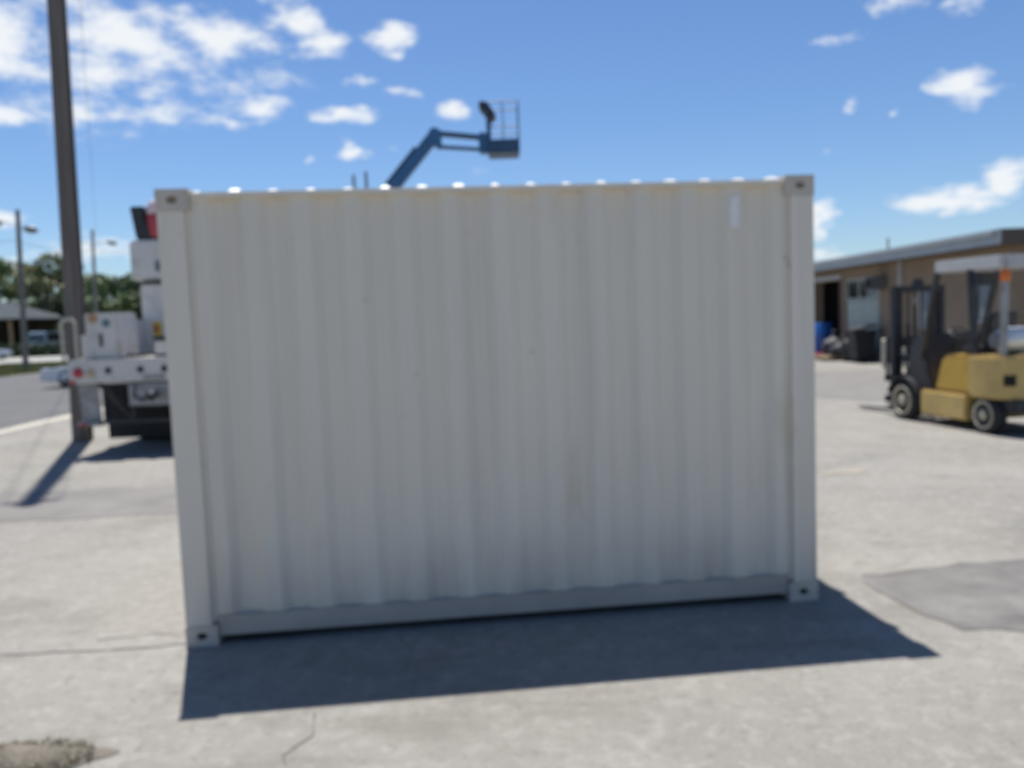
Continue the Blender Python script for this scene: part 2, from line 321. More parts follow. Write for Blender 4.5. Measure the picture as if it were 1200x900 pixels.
def crack(pts, w):
    mb = MB(); L_, R_ = [], []
    fine = []
    for a, b in zip(pts[:-1], pts[1:]):
        n = max(2, int(math.hypot(b[0]-a[0], b[1]-a[1])/.07))
        for i in range(n): t = i/n; fine.append((a[0]+(b[0]-a[0])*t, a[1]+(b[1]-a[1])*t+random.uniform(-.012, .012)))
    vs = []
    for x, y in fine:
        k = w*random.uniform(.35, 1.2); vs += [(x, y-k/2, .003), (x+random.uniform(-.01, .01), y+k/2, .003)]
    mb.add(vs, [(2*i, 2*i+2, 2*i+3, 2*i+1) for i in range(len(fine)-1)])
    o = mb.build('pavement_crack', m_crack, smooth=False); o['kind'] = 'structure'
crack([(-3.6, 4.58), (-2.9, 4.62), (-2.3, 4.63), (-1.9, 4.68), (-1.2, 4.75)], .020)
crack([(-2.5, 4.78), (-2.2, 4.86), (-1.95, 4.80)], .013)
crack([(-6.2, 6.9), (-5.4, 6.7), (-4.3, 6.85)], .012)
crack([(-.98, 3.75), (-.93, 3.55), (-1.02, 3.38), (-.95, 3.2)], .012)

# dry weed clump on bare dirt, lower left corner
mb = MB(); cx, cy = -2.12, 3.43; ring = []
for k in range(4):
    rr = (1, .7, .4, .12)[k]; z = (.004, .016, .026, .03)[k]
    for i in range(28):
        a = 2*PI*i/28; q = rr*(1+.18*math.sin(3*a+1)+.1*math.sin(7*a)); mb.v.append((cx+.30*q*math.cos(a), cy+.15*q*math.sin(a), z+random.uniform(0, .006)*(k > 0)))
for k in range(3):
    for i in range(28): j = (i+1) % 28; mb.f.append((k*28+i, k*28+j, (k+1)*28+j, (k+1)*28+i))
mb.f.append(tuple(84+i for i in range(28)))
mb.build('dirt_patch', m_soil)['kind'] = 'structure'
def blades(name, m, pts, h, w, lean=.5):
    n = len(pts); pts = np.asarray(pts); a = rng.uniform(0, 2*PI, n); hh = h*rng.uniform(.4, 1.1, n); b = rng.uniform(0, 2*PI, n); ln = hh*lean*rng.uniform(.2, 1.4, n)
    z = pts[:, 2] if pts.shape[1] > 2 else np.full(n, .01)
    v = np.empty((n, 3, 3)); dx, dy = np.cos(a)*w/2, np.sin(a)*w/2
    v[:, 0] = np.stack([pts[:, 0]-dx, pts[:, 1]-dy, z], 1); v[:, 1] = np.stack([pts[:, 0]+dx, pts[:, 1]+dy, z], 1)
    v[:, 2] = np.stack([pts[:, 0]+np.cos(b)*ln, pts[:, 1]+np.sin(b)*ln, z+hh], 1)
    me = bpy.data.meshes.new(name); me.from_pydata(v.reshape(-1, 3).tolist(), [], np.arange(3*n).reshape(-1, 3).tolist()); me.materials.append(m)
    o = bpy.data.objects.new(name, me); COL.objects.link(o); o['kind'] = 'stuff'; return o
t = rng.uniform(0, 2*PI, 1500); q = np.sqrt(rng.uniform(0, 1, 1500))
tag(blades('dry_weeds', m_weed, np.stack([cx+.28*q*np.cos(t), cy+.14*q*np.sin(t), np.full(1500, .012)], 1), .03, .006, 1.2), 'low brown dry weeds on a patch of bare dirt near the camera', 'weeds')
tag(blades('grass', m_grass, np.stack([rng.uniform(-33, -22.7, 26000), rng.uniform(30, 55, 26000)], 1), .14, .05), 'yellowish green grass along the far side of the road', 'grass')

# ------------------------------------------------------------------ shipping container
CL, CW, CH = 3.75, 2.438, 2.568
c0 = Vector((-1.905, 4.62, 0)); crz = math.atan2(.38, 3.72)
cont = thing('shipping_container', 'cream corrugated steel shipping container standing on the worn pavement', 'shipping container', c0, crz)
def plate_hole(mb, o, ax, ay, w, h, rx, ry, depth, n=16):
    """flat plate w by h with an oval socket sunk into it; ax, ay unit axes, o its lower left corner"""
    o, ax, ay = Vector(o), Vector(ax), Vector(ay); nn = ax.cross(ay); c = o+ax*w/2+ay*h/2
    outer, inner, back = [], [], []
    for i in range(n):
        a = 2*PI*(i+.5)/n; ca, sa = math.cos(a), math.sin(a); k = min(w/2/abs(ca) if abs(ca) > 1e-6 else 9, h/2/abs(sa) if abs(sa) > 1e-6 else 9)
        outer.append(c+ax*ca*k+ay*sa*k); p = c+ax*ca*rx+ay*sa*ry; inner.append(p); back.append(p-nn*depth)
    # corners
    cs = [o, o+ax*w, o+ax*w+ay*h, o+ay*h]
    fs = [(i, (i+1) % n, n+(i+1) % n, n+i) for i in range(n)]+[(n+i, n+(i+1) % n, 2*n+(i+1) % n, 2*n+i) for i in range(n)]
    vs = outer+inner+back
    b = len(vs); vs += cs
    for ci, cpt in enumerate(cs):
        ang = [(outer[i]-cpt).length for i in range(n)]
        best = min(range(n), key=lambda i: (outer[i]-cpt).length+(outer[(i+1) % n]-cpt).length); fs.append((best, b+ci, (best+1) % n))
    mb.add(vs, fs)
    return [tuple(x) for x in back]
holes = []
def casting(x, y, z, sx, sy, sz):
    """corner casting whose outer faces look towards -sx.. ; x,y,z = outer corner"""
    lx, ly, lz = .178, .162, .118
    x0, x1 = (x, x+lx) if sx < 0 else (x-lx, x); y0, y1 = (y, y+ly) if sy < 0 else (y-ly, y); z0, z1 = (z, z+lz) if sz < 0 else (z-lz, z)
    m = MB(); fc = []
    if sy < 0: fc.append(plate_hole(m, (x0, y0, z0), (1, 0, 0), (0, 0, 1), lx, lz, .030, .021, .03))
    else: fc.append(plate_hole(m, (x1, y1, z0), (-1, 0, 0), (0, 0, 1), lx, lz, .030, .021, .03))
    if sx < 0: fc.append(plate_hole(m, (x0, y1, z0), (0, -1, 0), (0, 0, 1), ly, lz, .030, .021, .03))
    else: fc.append(plate_hole(m, (x1, y0, z0), (0, 1, 0), (0, 0, 1), ly, lz, .030, .021, .03))
    yb = y1 if sy < 0 else y0; xb = x1 if sx < 0 else x0
    m.add([(x0, yb, z0), (x1, yb, z0), (x1, yb, z1), (x0, yb, z1)], [(0, 1, 2, 3)]); m.add([(xb, y0, z0), (xb, y1, z0), (xb, y1, z1), (xb, y0, z1)], [(0, 1, 2, 3)])
    m.add([(x0, y0, z0), (x1, y0, z0), (x1, y1, z0), (x0, y1, z0)], [(3, 2, 1, 0)]); m.add([(x0, y0, z1), (x1, y0, z1), (x1, y1, z1), (x0, y1, z1)], [(0, 1, 2, 3)])
    o = m.build('corner_casting', m_cast, cont, smooth=False)
    for loop in fc: MB().add([Vector(p) for p in loop], [tuple(range(len(loop)))]).build('casting_hole', m_hole if sz < 0 else m_hole_top, o, smooth=False)
for sx, x in ((-1, 0), (1, CL)):
    for sy, y in ((-1, 0), (1, CW)):
        for sz, z in ((-1, 0), (1, CH)): casting(x, y, z, sx, sy, sz)
        x0, x1 = (.003, .150) if sx < 0 else (CL-.150, CL-.003); y0, y1 = (.004, .11) if sy < 0 else (CW-.11, CW-.004)
        p = MB().box(x0, x1, y0, y1, .118, CH-.118)
        xi = (x1, x1+.022) if sx < 0 else (x0-.022, x0); p.box(xi[0], xi[1], (.022 if sy < 0 else CW-.09), (.09 if sy < 0 else CW-.022), .13, CH-.10)
        p.build('corner_post', m_cont, cont, .004)
def corr(x0, x1, z0, z1, y_out, depth, sgn, per=.278, ax='x'):
    """trapezoid corrugation sheet; sgn = direction (in y) the troughs go"""
    pts = []; u = x0
    seq = ((.088, 0), (.051, 1), (.088, 1), (.051, 0)); lev = 0; pts.append((u, 0))
    while u < x1-1e-4:
        for d, l in seq:
            u2 = min(u+d, x1); pts.append((u2, l if u2-u > d*.6 or l == lev else lev)); lev = l; u = u2
            if u >= x1-1e-4: break
    m = MB(); vs = []
    for (u, l) in pts:
        w = y_out+sgn*depth*l
        for z in (z0, z1): vs.append((u, w, z) if ax == 'x' else (w, u, z))
    m.add(vs, [(2*i, 2*i+2, 2*i+3, 2*i+1) for i in range(len(pts)-1)]); return m
ZB, ZT = .146, CH-.05
for y, sg, lab in ((.034, 1, None), (CW-.034, -1, None)):
    corr(.172, CL-.172, ZB, ZT, y, .034, sg).build('side_wall', m_cont, cont, smooth=False)
corr(.11, CW-.11, ZB, ZT, .034, .036, 1, ax='y').build('end_wall', m_cont, cont, smooth=False)
for k, (a, b) in enumerate(((.115, CW/2-.006), (CW/2+.006, CW-.115))):
    d = MB().box(CL-.06, CL-.03, a, b, ZB, ZT)
    for zz in (.5, 1.0, 1.5, 2.0): d.box(CL-.03, CL-.018, a+.06, b-.06, zz, zz+.22)
    dd = d.build('door', m_cont, cont, .004)
    for yy in (a+.25, b-.25):
        MB().tube((CL-.002, yy, .14), (CL-.002, yy, CH-.08), .017).box(CL-.018, CL+.02, yy-.03, yy+.03, 1.0, 1.1).build('lock_rod', m_gal, dd)
for y in (.030, CW-.030-.06):
    yl = (y-.005, y-.0005) if y < 1 else (y+.0605, y+.065)
    MB().box(.178, CL-.178, y, y+.06, .048, .152).box(.178, CL-.178, yl[0], yl[1], .048, .166).build('bottom_rail', m_rail, cont, .004)
    MB().box(.178, CL-.178, y-.016, y+.076, CH-.052, CH-.020).build('top_rail', m_cont, cont, .005)
for x in (.02, CL-.07):
    MB().box(x, x+.05, .162, CW-.162, .03, .162).build('end_sill', m_cont, cont, .004)
    MB().box(x, x+.05, .162, CW-.162, CH-.075, CH-.036).build('end_header', m_cont, cont, .004)
MB().box(.07, CL-.07, .07, CW-.07, .10, .14).build('floor', m_under, cont)
for k in range(11):
    xx = .3+k*.31; MB().box(xx, xx+.05, .072, CW-.072, .03, .098).build('cross_member', m_under, cont, smooth=False)
rf = MB().box(.06, CL-.06, .06, CW-.06, CH-.040, CH-.026)
k = 0; x = .20
while x < CL-.2:      # pressed roof ridges across the container, ends ramped down to the rail
    zt = CH-.027; zr = CH+.008+random.uniform(-.007, .003); w0 = random.uniform(.075, .095); w1 = random.uniform(.02, .045); ya, yb = .045, CW-.045; e = .06
    rf.add([(x-w0/2, ya, zt), (x+w0/2, ya, zt), (x+w0/2, yb, zt), (x-w0/2, yb, zt), (x-w1/2, ya+e, zr), (x+w1/2, ya+e, zr), (x+w1/2, yb-e, zr), (x-w1/2, yb-e, zr)],
           [(0, 1, 5, 4), (1, 2, 6, 5), (2, 3, 7, 6), (3, 0, 4, 7), (4, 5, 6, 7)]); x += .2085
rf.build('roof_panel', m_roofp, cont, smooth=False)
m = MB(); m.box(CL-.505, CL-.448, .0295, .0325, 2.28, 2.46); m.build('decal', m_sticker, cont, smooth=False, label='small pale upright sticker near the upper right corner')

# ------------------------------------------------------------------ utility pole and street lights
def wood_pole(root, h, r0_, r1_, m):
    prof = [(r0_, 0)]+[(r0_+(r1_-r0_)*i/8, h*i/8) for i in range(1, 9)]
    return MB().lathe(prof, (0, 0, 0), (0, 0, 1), 18).build('shaft', m, root)
pl = thing('utility_pole', 'tall dark wooden utility pole rising out of frame behind the white truck', 'utility pole', (-7.34, 14.15, 0))
wood_pole(pl, 15.5, .165, .115, m_wood)
pl.rotation_euler = (0, R(1.1), 0)
for z in (14.9, 15.2): MB().lathe([(.02, 0), (.05, .04), (.05, .14), (.03, .2)], (.11 if z < 15 else -.11, 0, z), (1 if z < 15 else -1, 0, 0), 10).build('insulator', m_lampg, pl)
MB().tube((.17, -.05, .05), (.12, -.03, 14.5), .012, n=6).build('ground_wire', m_cable, pl)

def street_light(loc, h, arms, label):
    p = thing('street_light', label, 'street light', loc, 0, 'street lights across the road')
    wood_pole(p, h, .16, .11, m_wood2); p.rotation_euler = (0, R(1.8), 0)
    for (dx, z) in arms:
        a = MB().path([(0, -.05, z-.25), (dx*.35, -.05, z+.02), (dx*.75, -.05, z+.08)], .035); a.build('arm', m_gal, p)
        hd = MB(); s = 1 if dx > 0 else -1
        hd.lathe([(.05, 0), (.17, .12), (.21, .38), (.17, .62), (.06, .78)], (dx*.75, -.05, z+.06), (s, 0, -.18), 12)
        h_ = hd.build('lamp_head', m_lampg, p)
        MB().lathe([(.05, 0), (.14, .03), (.10, .10), (.02, .13)], (dx*.75+s*.40, -.05, z-.12), (0, 0, -1), 12).build('lamp_bowl', m_lens, h_)
    return p
street_light((-26.8, 46.2, 0), 8.65, ((.42, 7.6), (-1.1, 7.95)), 'wooden street light pole with two lamp arms on the grass verge at far left')
street_light((-34.0, 69.0, 0), 10.2, ((1.6, 9.15), (-1.2, 9.1)), 'more distant street light pole right of the tall utility pole')
def cable(p, q, sag, r, label):
    p, q = Vector(p), Vector(q); n = 24; pts = [p+(q-p)*(i/n)-Vector((0, 0, sag*4*(i/n)*(1-i/n))) for i in range(n+1)]
    tag(MB().path(pts, r, 6).build('overhead_cable', m_cable), label, 'cable', 'overhead cables along the street')
cable((-7.34, 14.15, 15.2), (-34.8, 69, 9.7), 1.0, .008, 'thin overhead cable strung from the tall utility pole to the far street light')
cable((-6.75, 14.15, 14.9), (-33.4, 69, 9.75), 1.0, .008, 'thin overhead cable nearest the container, from the tall pole to the far street light')
cable((-80, 60, 9.2), (-26.8, 46.2, 7.0), .6, .012, 'thin cable leaving the picture from the left street light pole')
cable((-26.8, 46.2, 7.0), (-34, 69, 8.6), .3, .012, 'thin cable between the two street light poles')
cable((-34, 69, 8.6), (10, 95, 9.5), 1.2, .014, 'thin cable running right from the far street light pole behind the truck')
for x, y, h, lab in ((-5.30, 30, 7.0, 'thin grey flag pole tip behind the container, left one of two'), (-4.86, 30, 7.1, 'thin grey flag pole tip behind the container, right one of two')):
    g = thing('flag_pole', lab, 'pole', (x, y, 0), 0, 'thin poles behind the container')
    MB().lathe([(.075, 0), (.06, h*.5), (.05, h)], (0, 0, 0), (0, 0, 1), 10).build('shaft', m_lampg, g)
    MB().box(-.12, .12, -.12, .12, 0, .03).build('base_plate', m_lampg, g)

# ------------------------------------------------------------------ wheel helper
def wheel(parent, c, ax, r, w, rim_m, rimr=.58, n=28, lugs=6):
    """tyre (part) with a dished rim (sub-part)"""
    c, ax = Vector(c), Vector(ax).normalized(); b = w*.18
    ty = MB().lathe([(r*rimr, -w/2+.01), (r*.86, -w/2), (r-b*.5, -w/2+b*.4), (r, -w/2+b*1.4), (r, w/2-b*1.4), (r-b*.5, w/2-b*.4), (r*.86, w/2), (r*rimr, w/2-.01)], c, ax, n)
    o = ty.build('wheel', m_black, parent)
    rm = MB(); rr = r*rimr
    rm.lathe([(rr+.004, w/2-.03), (rr+.004, w/2+.006), (rr*.88, w/2+.006), (rr*.78, w/2-.05), (rr*.4, w/2-.035), (rr*.34, w/2+.012), (rr*.1, w/2+.02)], c, ax, n)
    a = ax.orthogonal().normalized(); bb = ax.cross(a)
    for i in range(lugs):
        t_ = 2*PI*i/lugs; p = c+(a*math.cos(t_)+bb*math.sin(t_))*rr*.55; rm.tube(p+ax*(w/2-.05), p+ax*(w/2-.012), rr*.07, n=6)
    rm.build('rim', rim_m, o)
    return o

# ------------------------------------------------------------------ bucket truck (seen from behind)
tk = thing('bucket_truck', 'white utility bucket truck parked with its rear to the camera left of the container', 'truck', (-5.28, 12.2, 0))
# local: x right, y forward, z up; half width 1.19
hw = 1.19
MB().box(-hw, hw, 0, .22, 1.07, 1.42).build('rear_beam', m_truck, tk, .015)
MB().box(-hw+.01, hw-.01, .22, 3.2, 1.30, 1.42).build('bed_floor', m_truckg, tk, .01)
for s in (-1, 1):
    tl = MB().lathe([(.075, 0), (.075, .02), (.05, .045), (.01, .055)], (s*1.04, 0, 1.23), (0, -1, 0), 16).build('tail_light', m_red, tk)
    MB().lathe([(.065, 0), (.065, .015), (.04, .035), (.01, .04)], (s*.86, 0, 1.22), (0, -1, 0), 16).build('reverse_light', m_amber if s < 0 else m_lens, tk)
    MB().box(s*1.14-.045, s*1.14+.045, -.014, 0, 1.075, 1.12).build('reflector', m_red, tk)
for x in (-.60, -.13, .22, .34, .6): MB().tube((x, .0, 1.25), (x, -.012, 1.25), .05, n=12).build('socket', m_blackm, tk)
# grab handles: inverted U of tube at both rear corners
for s in (-1, 1):
    xa, xb = s*1.26, s*1.06
    MB().path([(xa, .05, 1.42), (xa, .05, 1.95), (xa-s*.04, .05, 2.02), (xb+s*.04, .05, 2.02), (xb, .05, 1.95), (xb, .05, 1.42)], .026).build('grab_handle', m_post, tk)
# left rear tool box with stickers and latch
bx = MB().box(-.96, -.46, .12, .75, 1.423, 2.09).build('tool_box', m_truck, tk, .02)
MB().box(-.93, -.49, .108, .121, 1.47, 2.05).build('box_door', m_truck, bx, .006)
MB().tube((-.82, .107, 2.02), (-.82, .098, 2.02), .075, n=14).build('sticker', m_decalo, bx)
MB().tube((-.63, .107, 1.94), (-.63, .098, 1.94), .06, n=14).build('sticker', m_decalb, bx)
MB().box(-.74, -.70, .085, .107, 1.60, 1.78).build('latch', m_blackm, bx, .004)
MB().box(-1.02, -.86, .10, .16, 1.423, 1.78).build('side_post', m_truck, tk, .01)
# body side cabinets running forward
for s in (-1, 1):
    a, b = sorted((s*hw, s*(hw-.42))); cb = MB().box(a, b, 1.0, 4.3, 1.05, 2.0).build('side_cabinet', m_truck, tk, .02)
    for j in range(3):
        xx = s*(hw+.002); p, q = sorted((xx, xx+s*.015)); MB().box(p, q, 1.1+j*1.05, 2.05+j*1.05, 1.12, 1.94).build('cabinet_door', m_truck, cb, .006)
MB().box(-.77, .77, 2.9, 3.0, 1.42, 2.06).build('bulkhead', m_truckg, tk, .01, label='grey inner wall of the truck bed')
# small white jug with black lid standing on the rear deck
jg = thing('storage_tub', 'small white tub with a black lid on the rear deck of the white truck', 'tub', (-5.13, 12.55, 1.423))
MB().prism([(-.15, -.12), (.15, -.12), (.15, .12), (-.15, .12)], 'z', .02, .23).build('tub', m_truck, jg, .02)
MB().box(-.16, .16, -.13, .13, .232, .30).build('lid', m_blackm, jg, .015); MB().box(-.16, .16, -.13, .13, .0, .03).build('base_rim', m_blackm, jg, .005)
MB().path([(-.42, .3, 1.44), (-.1, .5, 1.47), (.2, .35, 1.46), (.5, .6, 1.47), (.8, .4, 1.45)], .03).build('hose', m_black, tk)
MB().box(.34, .80, .25, .8, 1.423, 1.85).build('deck_box', m_truckg, tk, .02)
MB().path([(-.20, -.02, 1.03), (-.24, -.03, .86), (-.12, -.04, .80), (0, -.03, .9)], .02).build('safety_chain', m_blackm, tk)
MB().box(-.10, .22, -.012, -.001, 1.10, 1.17).build('bumper_plate', m_truckg, tk)
MB().path([(-.46, .1, 1.03), (-.5, .2, .78), (-.35, .4, .7), (-.2, .5, .85)], .025).build('air_hose', m_black, tk)
# pedestal, turret, boom
ped = MB().box(-.82, -.12, 1.75, 2.45, 1.42, 2.58); pe = ped.build('pedestal', m_truck, tk, .03)
MB().box(-.64, -.50, 1.735, 1.749, 1.72, 1.95).build('warning_label', m_decaly, pe)
MB().box(-.62, -.55, 1.728, 1.734, 1.78, 1.90).build('warning_print', m_redp, pe)
MB().box(-.76, -.10, 1.70, 2.5, 2.585, 2.63).build('turntable', m_blackm, tk, .01)
tr = MB().box(-.94, .12, 1.72, 2.5, 2.64, 3.30).build('turret', m_truck, tk, .04)
MB().box(-.52, -.40, 1.70, 1.719, 2.78, 2.95).build('access_plate', m_lampg, tr, .004)
MB().box(-.36, .04, 2.0, 7.2, 3.32, 3.62).build('boom', m_truck, tk, .03)
bt = MB().prism([(-.84, 3.31), (-.58, 3.31), (-.58, 3.45), (-.68, 3.62), (-.70, 3.86), (-.92, 3.86)], 'y', 1.80, 2.3).build('boom_rest', m_blackm, tk, .02)
MB().lathe([(.16, 0), (.18, .04), (.18, .34), (.15, .38)], (-.50, 1.95, 3.35), (-.06, 0, 1), 18).build('hose_drum', m_redp, tk)
MB().lathe([(.17, 0), (.17, .10), (.12, .2), (.02, .24)], (-.52, 1.95, 3.735), (-.06, 0, 1), 18).build('drum_cap', m_pink, tk)
MB().box(-.45, .45, 6.8, 7.7, 2.75, 3.80).build('bucket', m_truck, tk, .05)
# underside
for s in (-1, 1):
    MB().box(s*.43-.05, s*.43+.05, .22, 8.3, .80, 1.05).build('frame_rail', m_under, tk, .01)
    fl = MB().prism([(0, .60), (.12, .46), (.12, .44), (.02, .44)], 'x', s*.95-.18, s*.95+.18)
    br = MB().bar((s*.94, .06, 1.07), (s*.94, .10, .50), .28, .03); b_ = br.build('step_bracket', m_truckg, tk)
    MB().box(s*.94-.17, s*.94+.17, -.02, .16, .44, .50).build('step', m_truckg, b_, .01)
    MB().box(s*1.02-.06, s*1.02+.06, -.035, -.021, .45, .49).build('step_reflector', m_red, b_)
    MB().bar((s*.78, .05, 1.07), (s*.42, .35, .50), .07, .07).build('strut', m_blackm, tk)
    MB().box(s*.62-.55, s*.62+.55, 1.05, 1.065, .12, .98).build('shade_flap', m_black, tk)  # flaps widened into a black sheet to darken the space under the truck
MB().box(-.32, .40, -.03, .03, .72, 1.05).build('hitch_plate', m_truckg, tk, .01, label='grey steel hitch plate under the rear beam')
MB().lathe([(.05, 0), (.05, .12), (.08, .16), (.03, .22)], (.08, -.03, .88), (0, -1, 0), 12).build('tow_hook', m_blackm, tk)
MB().box(-.75, .75, .05, .13, .46, .52).build('under_bar', m_blackm, tk, .01)
for x in (-.72, -.3, .3, .72): MB().box(x-.02, x+.02, .06, .12, .52, 1.06).build('bar_hanger', m_blackm, tk)
MB().lathe([(.06, 0), (.10, .5), (.20, .75), (.20, .95), (.10, 1.2), (.06, 1.7)], (-.85, 1.85, .50), (1, 0, 0), 14).build('rear_axle', m_under, tk)
MB().box(-.85, .85, .5, 1.0, .62, .95).build('shade_block', m_under, tk, .04)  # dark block added to deepen the shade beneath the bed
for s in (-1, 1):
    for off in (.90, .60): wheel(tk, (s*off, 1.85, .48), (s, 0, 0), .48, .26, m_rimw)
    wheel(tk, (s*.98, 6.6, .48), (s, 0, 0), .48, .27, m_rimw)
MB().prism([(4.45, .75), (8.6, .75), (8.75, 1.05), (8.6, 1.55), (7.35, 1.70), (6.75, 2.45), (4.6, 2.5), (4.45, 2.3)], 'x', -1.1, 1.1).build('cab', m_truck, tk, .05)
MB().box(-.85, .85, 4.43, 4.449, 1.75, 2.25).build('rear_window', m_glassd, tk)
for s in (-1, 1): MB().prism([(4.9, 1.65), (7.0, 1.65), (6.6, 2.3), (4.9, 2.3)], 'x', s*1.101, s*1.108).build('side_window', m_glassd, tk)

# ------------------------------------------------------------------ forklift
fk = thing('forklift', 'yellow forklift with a pale overhead guard and gas cylinder parked facing away', 'forklift', (6.52, 12.86, 0), math.atan2(.988, -.152))
# local: x forward, y left, z up, origin under the front axle
MB().box(-1.36, -.36, -.50, .50, .13, .50).build('side_plate', m_yel2, fk, .03)
MB().prism([(-1.43, .505), (-.62, .505), (-.68, .62), (-.80, .98), (-.90, 1.03), (-1.43, 1.03)], 'y', -.47, .47).build('hood', m_yel, fk, .04)
cwp = [(-1.44, -.55), (-1.44, .55), (-1.80, .55), (-1.98, .50), (-2.10, .38), (-2.15, .2), (-2.15, -.2), (-2.10, -.38), (-1.98, -.50), (-1.80, -.55)]
cw = MB().prism(cwp, 'z', .48, 1.05).build('counterweight', m_yel2, fk, .035)
MB().bar((-2.118, .36, .73), (-2.02, .462, .73), .016, .14).build('vent_slot', m_dark, cw)
MB().box(-2.14, -1.5, -.40, .40, .30, .478).build('rear_chassis', m_blackm, fk, .02)
MB().prism([(-.62, .505), (-.02, .505), (-.02, .95), (-.16, 1.28), (-.40, 1.32), (-.50, .80)], 'y', -.46, .46).build('dash_cowl', m_blackm, fk, .02)
st = MB(); ctr = Vector((-.62, 0, 1.30)); axw = Vector((-.5, 0, .86)).normalized(); a = axw.orthogonal().normalized(); b = axw.cross(a)
st.path([ctr+(a*math.cos(2*PI*i/18)+b*math.sin(2*PI*i/18))*.17 for i in range(19)], .016); st.tube(ctr-a*.17, ctr+a*.17, .012, n=6); st.tube(ctr, (-.42, 0, 1.05), .025, n=8)
st.build('steering_wheel', m_seat, fk)
MB().box(-1.34, -.88, -.24, .24, 1.032, 1.15).build('seat', m_seat, fk, .04); MB().bar((-1.32, 0, 1.13), (-1.44, 0, 1.62), .44, .10).build('seat_back', m_seat, fk, .03)
for y in (-1, 1):
    wheel(fk, (0, y*.44, .30), (0, y, 0), .30, .22, m_rim, .72)
    wheel(fk, (-1.71, y*.42, .255), (0, y, 0), .255, .19, m_rim, .72)
    ar = MB()
    for i in range(9):
        a0, a1 = PI*(.08+.80*i/9), PI*(.08+.80*(i+1)/9)
        p = Vector((.36*math.cos(a0), y*.44, .30+.36*math.sin(a0))); q_ = Vector((.36*math.cos(a1), y*.44, .30+.36*math.sin(a1))); ar.bar(p, q_, .24, .02)
    ar.build('fender', m_blackm, fk)
# mast
ms = MB()
for y in (-1, 1):
    MB().box(.36, .47, y*.40-.045, y*.40+.045, .10, 2.05).build('outer_rail', m_blackm, fk, .008)
    MB().box(.40, .50, y*.30-.035, y*.30+.035, .12, 2.0).build('inner_rail', m_blackm, fk, .008)
    MB().tube((.34, y*.21, .2), (.34, y*.21, 1.45), .035).tube((.34, y*.21, 1.45), (.34, y*.21, 1.98), .02).build('lift_cylinder', m_blackm, fk)
    MB().prism([(.56, .06), (1.60, .03), (1.60, .045), (.60, .10), (.60, .62), (.56, .62)], 'y', y*.26-.055, y*.26+.055).build('fork', m_blackm, fk)
    MB().tube((.36, y*.36, 1.05), (-.18, y*.40, .60), .03).build('tilt_cylinder', m_blackm, fk)
for z in (.32, 1.10, 1.95): MB().box(.345, .40, -.355, .355, z, z+.10).build('mast_crossbar', m_blackm, fk, .006)
MB().prism([(-.10, 2.052), (.10, 2.052), (.07, 2.16), (-.07, 2.16)], 'x', .38, .45).build('hose_guide', m_blackm, fk, .01)
for z in (.22, .55): MB().box(.505, .555, -.48, .48, z, z+.11).build('carriage_plate', m_blackm, fk, .006)
br = MB()
for y in (-.45, -.22, 0, .22, .45): br.box(.51, .54, y-.018, y+.018, .66, 1.20)
br.box(.505, .545, -.47, .47, 1.20, 1.25); br.build('load_backrest', m_blackm, fk)
ch = MB()
for y in (-.06, .06): ch.box(.40, .41, y-.02, y+.02, .4, 1.95)
ch.build('lift_chain', m_under, fk)
MB().path([(.33, .12, 1.9), (.18, .2, 1.75), (.10, .24, 1.2), (-.1, .28, .8)], .016).build('hydraulic_hose', m_black, fk)
# overhead guard
g = MB()
for y in (-1, 1): g.box(-2.02, -.72, y*.48-.04, y*.48+.04, 2.19, 2.36)
g.box(-.78, -.70, -.44, .44, 2.19, 2.36); g.box(-2.06, -1.96, -.44, .44, 2.19, 2.36); gd = g.build('overhead_guard', m_guard, fk, .015)
for i in range(7):
    x = -.92-i*.155; MB().box(x-.025, x+.025, -.439, .439, 2.27, 2.34).build('guard_bar', m_guard, gd, .005)
for y in (-1, 1):
    MB().bar((-.36, y*.46, .95), (-.74, y*.48, 2.2), .07, .06).build('guard_post', m_blackm, fk)
    MB().bar((-1.50, y*.46, 1.04), (-1.42, y*.48, 2.2), .08, .07).build('guard_post', m_blackm, fk)
MB().bar((-1.93, .40, 1.04), (-1.98, .42, 2.02), .075, .075).build('beacon_stalk', m_truckg, fk)
bc = MB().lathe([(.055, 0), (.065, .02), (.06, .12), (.035, .155)], (-1.985, .42, 2.02), (0, 0, 1), 16).build('beacon', m_orange, fk)
MB().box(-1.62, -1.50, .28, .50, 1.98, 2.16).build('mirror', m_blackm, fk, .015)
tn = MB().lathe([(.05, 0), (.13, .03), (.165, .10), (.165, .62), (.13, .69), (.06, .72)], (-1.78, .37, 1.25), (0, -1, 0), 20).build('gas_cylinder', m_tank, fk)
MB().lathe([(.10, 0), (.10, .06), (.04, .07), (.04, .10)], (-1.78, .42, 1.25), (0, -1, 0), 12).build('valve_collar', m_lampg, tn)
for y in (.18, -.22): MB().box(-1.93, -1.63, y-.025, y+.025, 1.052, 1.10).build('cylinder_bracket', m_blackm, fk)

